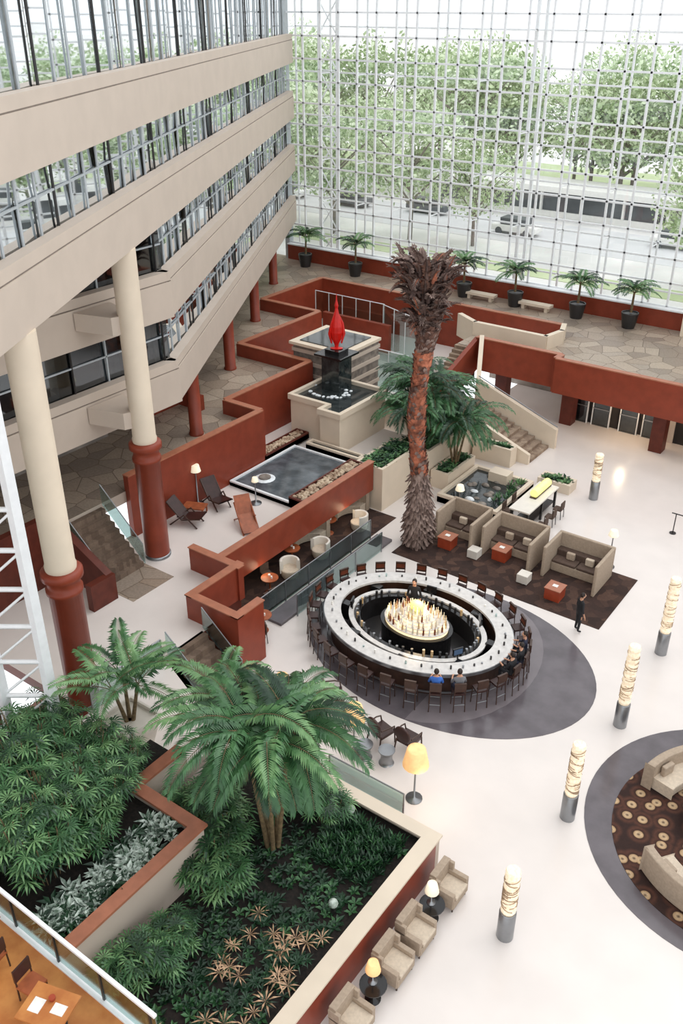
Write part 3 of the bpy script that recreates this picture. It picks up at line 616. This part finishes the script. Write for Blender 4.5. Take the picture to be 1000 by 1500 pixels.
def rhapis(n,h,rad):
    b=MB()
    for i in range(n):
        a=R.uniform(0,2*PI);rr=rad*R.random()**.5;x=rr*math.cos(a);y=rr*math.sin(a);hh=h*R.uniform(.5,1)
        b.tube([(x*.6,y*.6,0),(x,y,hh)],.015,'stem',4,caps=False)
        for k in range(6):
            az=R.uniform(0,2*PI);z=hh*R.uniform(.55,1);l=.3
            p=(x+l*math.cos(az),y+l*math.sin(az),z+.12);b.tube([(x,y,z-.1),p],.006,'leaf_mid',3,caps=False);b.fan(p,az,R.uniform(-.2,.4),R.uniform(.32,.48),R.choice(['leaf_mid','leaf_light','leaf_mid','leaf_light','leaf_dark']),8)
    return b
rm=rhapis(26,1.9,.85)
many(rm,'lady_palm',[(-14.7,8.0,2.4,0),(-15.5,9.2,2.4,1),(-15.0,9.9,2.4,2,.85),(-16.4,10.5,2.4,3,.9),(-16.5,8.6,2.4,4),(-17.8,9.8,2.4,.5),(-18.2,10.8,2.4,1.5,.8),(-15.8,7.4,2.4,2.5),(-15.5,11.2,2.4,4.1,.6),(-17.3,7.6,2.4,1.1),(-14.4,9.0,2.4,5.1,.7)])
many(rhapis(18,1.3,.7),'lady_palm',[(-12.6,12.1,1.05,0),(-13.8,12.0,1.05,2),(-11.4,8.6,1.05,3,.8),(-11.9,10.6,1.05,4),(-11.0,14.3,1.05,1,.8),(-12.0,14.1,1.05,2.2),(-11.7,7.7,1.05,2.2,.9)])
b=MB();b.box(-.05,-.05,0,.05,.05,.3,'dark_metal');b.ell((0,0,.38),.13,'leaf_silver',10,6);many(b,'garden_light',[(-8.9,11.9,1.05),(-10.3,14.6,1.05)])
# ================= DATE PALM =================
b=MB();px,py=-17.6,29.75
def ctr(z): return (px+.12*math.sin(z*.75),py+.1*math.sin(z*.6+1))
zs=[i*.3 for i in range(36)]
def rad(z):
    if z<1.2: return .46+.12*z
    if z<3.2: return .58-.12*(z-1.2)
    if z<8.8: return .34+.03*math.sin(z*2.3)
    return .34+.14*(z-8.8)
for z in zs[:-1]:
    x,y=ctr(z);x2,y2=ctr(z+.3);m='bark_grey' if z<3.4 else('bark_orange' if z<8.8 else 'bark')
    b.tube([(x,y,z),(x2,y2,z+.31)],[rad(z)*R.uniform(.92,1.06),rad(z+.3)*R.uniform(.95,1.08)],m,12,smooth=False)
for i in range(900):
    z=10.4*i/900;a=i*2.39996;x,y=ctr(z);r=rad(z);l=.42 if z<3.3 else .26
    d=Vector((math.cos(a),math.sin(a),0));sd=Vector((-d.y,d.x,0));p=Vector((x,y,z))+d*r*.92
    m=(R.choice(['bark_grey','dead_frond']) if z<3.4 else('bark_orange' if R.random()<.6 and z<8.8 else R.choice(['bark','dead_frond','dead_frond'])));out=.12 if z>3.4 else .26
    if z<3.4: tip=p+d*out*R.uniform(.5,1.2)+Vector((0,0,-l*R.uniform(.3,1)))
    else: tip=p+d*out*R.uniform(.2,1.0)+Vector((0,0,l*R.uniform(.6,1.2)))
    b.add([p-sd*.13,p+sd*.13,tip+sd*.05,tip-sd*.05,p+Vector((0,0,.12))],[(0,1,2,3),(0,3,4),(1,4,2)],m)
x,y=ctr(10);x-=.12;y-=.1
for i in range(230):
    a=i*2.39996;z=9.6+2.7*R.random();L=R.uniform(.6,1.25);e0=R.uniform(55,86);e1=e0-R.uniform(10,120)
    if z+L>13.4: L=13.4-z+R.uniform(-.2,.1)
    q=R.uniform(.2,.85)*(z-8.4)/3
    b.frond((x+q*math.cos(a),y+q*math.sin(a),z),a,L,e0,e1,8,.28,.085,R.choice(['dead_frond','dead_frond','dead_frond2','bark']),'bark_orange' if R.random()<.2 else 'dead_frond2',tilt=.6,rr=.07,start=.1)
b.obj('date_palm')
# ================= CAFE =================
b=MB();b.box(-18,-1,2.7,-7.9,6.2,3.0,'wood_orange');b.obj('floor_cafe')
b=MB();b.seg((-18,6.3),(-9.0,6.3),.02,3.1,3.95,'glass_rail');b.box(-18,6.26,3.98,-9.0,6.34,4.05,'white_metal');b.box(-18,6.2,2.9,-7.9,6.4,3.05,'white_metal')
for i in range(7): b.box(-17.9+i*1.45,6.27,3,-17.85+i*1.45,6.33,4,'dark_metal')
b.obj('cafe_railing')
b=MB();b.box(-.5,-.4,.71,.5,.4,.75,'wood_orange');b.cyl((0,0,0),(0,0,.71),.04,'dark_metal');b.lathe([(.28,0),(.28,.03)],'dark_metal',14);b.box(-.35,-.2,.75,-.1,.1,.76,'paper');b.box(.1,-.1,.75,.38,.12,.76,'paper');b.lathe([(.06,.75),(.07,.83)],'cube_red',10,(0,.15,0));many(b,'cafe_table',[(-11.0,5.3,3.0,.3),(-13.9,5.5,3.0,.2)])
b=MB();b.box(-.22,-.22,.42,.22,.22,.48,'wood_chair');b.box(-.22,.19,.6,.22,.23,.95,'leather_dark')
for x in(-.2,.2):
    b.tube([(x,-.2,.44),(x,-.2,0)],.02,'wood_dark',5);b.tube([(x,.22,0),(x,.2,.45),(x,.22,.95)],.02,'wood_dark',5)
many(b,'cafe_chair',[(-11.85,5.5,3.0,1.7),(-10.1,5.1,3.0,-1.5),(-13.05,5.4,3.0,-1.4)])
# ================= PEOPLE =================
def person(name,loc,rz,pose,shirt,pants,hair='hair',h=1.0):
    V=[];E=[];Rr=[];tag=[]
    def v(p,r,t,par=None):
        V.append(p);Rr.append(r);tag.append(t)
        if par is not None:E.append((par,len(V)-1))
        return len(V)-1
    sit=pose=='sit'
    pz=.84 if sit else .95
    pv=v((0,0,pz),.13,1);w=v((0,-.01,pz+.16),.115,0,pv);ch=v((0,-.03 if sit else 0,pz+.37),.14,0,w);nk=v((0,-.04 if sit else 0,pz+.52),.055,2,ch);hd=v((0,-.06,pz+.62),.07,2,nk)
    for s in(-1,1):
        sh=v((s*.17,-.02,pz+.44),.062,0,ch)
        if sit: el=v((s*.24,-.12,pz+.18),.045,0,sh);wr=v((s*.16,-.36,pz+.24),.03,2,el);ha=(s*.13,-.43,pz+.25);fd=Vector((-.1*s,-1,-.1))
        else: el=v((s*.24,.0,pz+.16),.045,0,sh);wr=v((s*.25,-.08,pz-.08),.03,2,el);ha=(s*.25,-.11,pz-.16);fd=Vector((0,-.25,-1))
        pm=v(ha,.034,2,wr)
        fd.normalize();sd=Vector((1,0,0))
        for k,l in enumerate((.07,.08,.085,.065)):
            q=Vector(ha)+fd*.05+sd*(k-1.5)*.02*1.0;a=v(tuple(q),.011,2,pm);q2=q+fd*l*.6;c=v(tuple(q2),.009,2,a);v(tuple(q2+fd*l*.4+Vector((0,.015,-.01))),.008,2,c)
        q=Vector(ha)+Vector((-s*.045,0,0))+fd*.01;a=v(tuple(q),.012,2,pm);v(tuple(q+fd*.045),.009,2,a)
        hp=v((s*.09,0,pz-.04),.1,1,pv)
        if sit: kn=v((s*.13,-.42,pz-.02),.065,1,hp);an=v((s*.13,-.36,pz-.46),.042,1,kn);v((s*.13,-.52,pz-.5),.035,3,an)
        else: kn=v((s*.1,-.02,.5),.065,1,hp);an=v((s*.11,.02,.09),.045,1,kn);v((s*.12,-.13,.04),.036,3,an)
    me=bpy.data.meshes.new('sk');me.from_pydata(V,E,[]);o=bpy.data.objects.new('sk',me);bpy.context.collection.objects.link(o)
    o.modifiers.new('s','SKIN')
    for i,sv in enumerate(me.skin_vertices[0].data):
        sv.radius=(Rr[i],Rr[i]);sv.use_root=(i==0)
    ss=o.modifiers.new('u','SUBSURF');ss.levels=1;ss.render_levels=1
    dg=bpy.context.evaluated_depsgraph_get();dg.update();m2=bpy.data.meshes.new_from_object(o.evaluated_get(dg));bpy.data.objects.remove(o)
    ms=[shirt,pants,'skin','cloth_black']
    m2.materials.clear()
    for x in ms:m2.materials.append(MATS[x])
    VV=[Vector(p) for p in V]
    for p in m2.polygons:
        best=min(range(len(VV)),key=lambda i:(VV[i]-p.center).length-Rr[i]);p.material_index=tag[best];p.use_smooth=True
    m2.name='body'
    root=bpy.data.objects.new(name,None);bpy.context.collection.objects.link(root);root.location=loc;root.rotation_euler=(0,0,rz);root.scale=(h,)*3
    bo=bpy.data.objects.new('body',m2);bpy.context.collection.objects.link(bo);bo.parent=root
    b=MB();cz=pz+.68;cy=-.06
    b.ell((0,cy,cz),(.078,.098,.118),'skin',14,9);b.tube([(0,cy-.092,cz+.01),(0,cy-.118,cz-.025),(0,cy-.095,cz-.03)],[.01,.015,.008],'skin',6)
    for s in(-1,1):
        b.ell((s*.03,cy-.086,cz+.012),(.014,.01,.009),'paper',8,5);b.ell((s*.03,cy-.094,cz+.012),(.006,.005,.006),'hair',6,4);b.ell((s*.079,cy+.01,cz),(.012,.022,.03),'skin',8,5)
    b.ell((0,cy-.09,cz-.055),(.024,.01,.007),'cube_red',8,4)
    b.ell((0,cy+.022,cz+.03),(.088,.1,.108),hair,14,9)
    ho=b.obj('head');ho.parent=root
person('person_standing',(-9.15,27.9,.014),2.4,'stand','cloth_black','cloth_black')
def sp(a):
    q=min(seatpos,key=lambda t:abs(t[3]-a));return q
for a,c,p in((306,'cloth_blue','cloth_navy'),(318,'cloth_grey','cloth_navy'),(354,'cloth_black','cloth_black'),(6,'cloth_black','cloth_navy'),(20,'cloth_navy','cloth_black')):
    q=sp(a);person('person_seated',(q[0],q[1],.014),q[2],'sit',c,p)
person('bartender',(bc[0]-.9,bc[1]+1.28,.03),.3,'stand','cloth_black','cloth_black',h=1.05)
# ================= OUTSIDE =================
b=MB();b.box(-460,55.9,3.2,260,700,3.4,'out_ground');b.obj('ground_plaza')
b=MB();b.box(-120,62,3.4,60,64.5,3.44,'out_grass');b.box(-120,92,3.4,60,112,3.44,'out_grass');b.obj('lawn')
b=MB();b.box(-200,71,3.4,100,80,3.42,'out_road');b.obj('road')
b=MB();b.box(-49,83,3.4,-25,86,5.7,'out_dark');b.box(-50,82,5.7,-24,87,6.2,'out_wall');b.box(-50,82.8,3.4,-24,83,3.9,'out_wall')
for i in range(7):b.box(-49+i*4,82.7,3.9,-48.8+i*4,83,5.7,'out_wall')
b.obj('pavilion_building')
def tree(n,h,cr):
    b=MB();b.tube([(0,0,0),(.1,.05,h*.3),(0,.1,h*.55)],[.2,.15,.1],'out_bark',7)
    for i in range(13):
        a=i*2.4;z=h*R.uniform(.22,.55);b.tube([(0,.05,z),(cr*.4*math.cos(a),cr*.4*math.sin(a),z+h*.15),(cr*.85*math.cos(a),cr*.85*math.sin(a),z+h*.3)],[.1,.07,.02],'out_bark',5)
    for i in range(n):
        a=R.uniform(0,2*PI);c=R.uniform(-1,1);rr=R.random()**.45;s=math.sqrt(1-c*c)
        p=Vector((cr*rr*s*math.cos(a),cr*rr*s*math.sin(a),h*.62+h*.4*rr*c))
        if math.sin(p.x*1.7)+math.sin(p.y*1.9+1)+math.sin(p.z*1.6)<-.6: continue
        u=Vector((R.uniform(-1,1),R.uniform(-1,1),R.uniform(-1,1))).normalized();w=u.orthogonal().normalized();z=R.uniform(.1,.28)
        b.add([p-u*z,p+w*z*.6,p+u*z,p-w*z*.6],[(0,1,2,3)],R.choice(['out_leaf','out_leaf2']))
    return b
tm=tree(4200,11,4.6)
locs=[]
for i in range(15): locs.append((-52-i*2.7+R.uniform(-1,1),R.choice([63,66,69,84])+R.uniform(-1,1),3.4,R.uniform(0,6),R.uniform(.9,1.25)))
for i in range(40): locs.append((-124+i*3.1+R.uniform(-1.5,1.5),R.choice([91,95,100,106])+R.uniform(-1.5,1.5),3.4,R.uniform(0,6),R.uniform(1.0,1.45)))
locs+=[(-41.5,67,3.4,1,1.05),(-48,65,3.4,2,.95),(-17,66,3.4,3,.9),(-32,90,3.4,3,1.1),(-36,68,3.4,4,.8)]
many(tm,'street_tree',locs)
def car(c):
    b=MB();b.box(-2.1,-.85,.3,2.1,.85,.85,c);b.prism([(-1.3,-.75),(1.1,-.75),(1.1,.75),(-1.3,.75)],.85,1.4,'out_dark')
    for x in(-1.3,1.3):
        for y in(-.86,.72): b.cyl((x,y,.32),(x,y+.14,.32),.32,'out_dark',n=12)
    return b
for i,(x,y) in enumerate(((-62,76),(-54,76),(-22,77),(-14,76.5),(-46,77.5),(-35,74))):
    car(['out_wall','out_dark','out_wall'][i%3]).obj('parked_car',(x,y,3.42),0,.12)
# ================= LIGHT =================
w=bpy.data.worlds.new('world');bpy.context.scene.world=w;w.use_nodes=True;bg=w.node_tree.nodes['Background'];bg.inputs[0].default_value=(.945,.975,1,1);bg.inputs[1].default_value=1.45
sd=bpy.data.lights.new('sun','SUN');sd.energy=.6;sd.angle=math.radians(35);sd.color=(1,.98,.95);so=bpy.data.objects.new('sun',sd);bpy.context.collection.objects.link(so);so.rotation_euler=(math.radians(-28),math.radians(12),0)
def pl(x,y,z,e,c=(1,.78,.52),r=.2):
    l=bpy.data.lights.new('lamp_light','POINT');l.energy=e;l.color=c;l.shadow_soft_size=r;o=bpy.data.objects.new('lamp_light',l);bpy.context.collection.objects.link(o);o.location=(x,y,z)
pl(bc[0],bc[1],2.6,70,r=.4);pl(-9.2,16.8,1.2,15)
for y in(23,29): pl(-20.6,y,1.0,7)
pl(-14,45.8,2.2,90);pl(-8,45.8,2.2,90)
# ================= CAMERA =================
cam=bpy.data.cameras.new('camera');co=bpy.data.objects.new('camera',cam);bpy.context.collection.objects.link(co)
cam.sensor_fit='VERTICAL';cam.sensor_height=36;cam.lens=36*1325/1500;cam.clip_end=900;cam.clip_start=.1
co.location=(0,0,21);co.rotation_euler=(math.radians(90-29.4),0,math.radians(36))
bpy.context.scene.camera=co
bpy.context.scene.view_settings.view_transform='Standard'
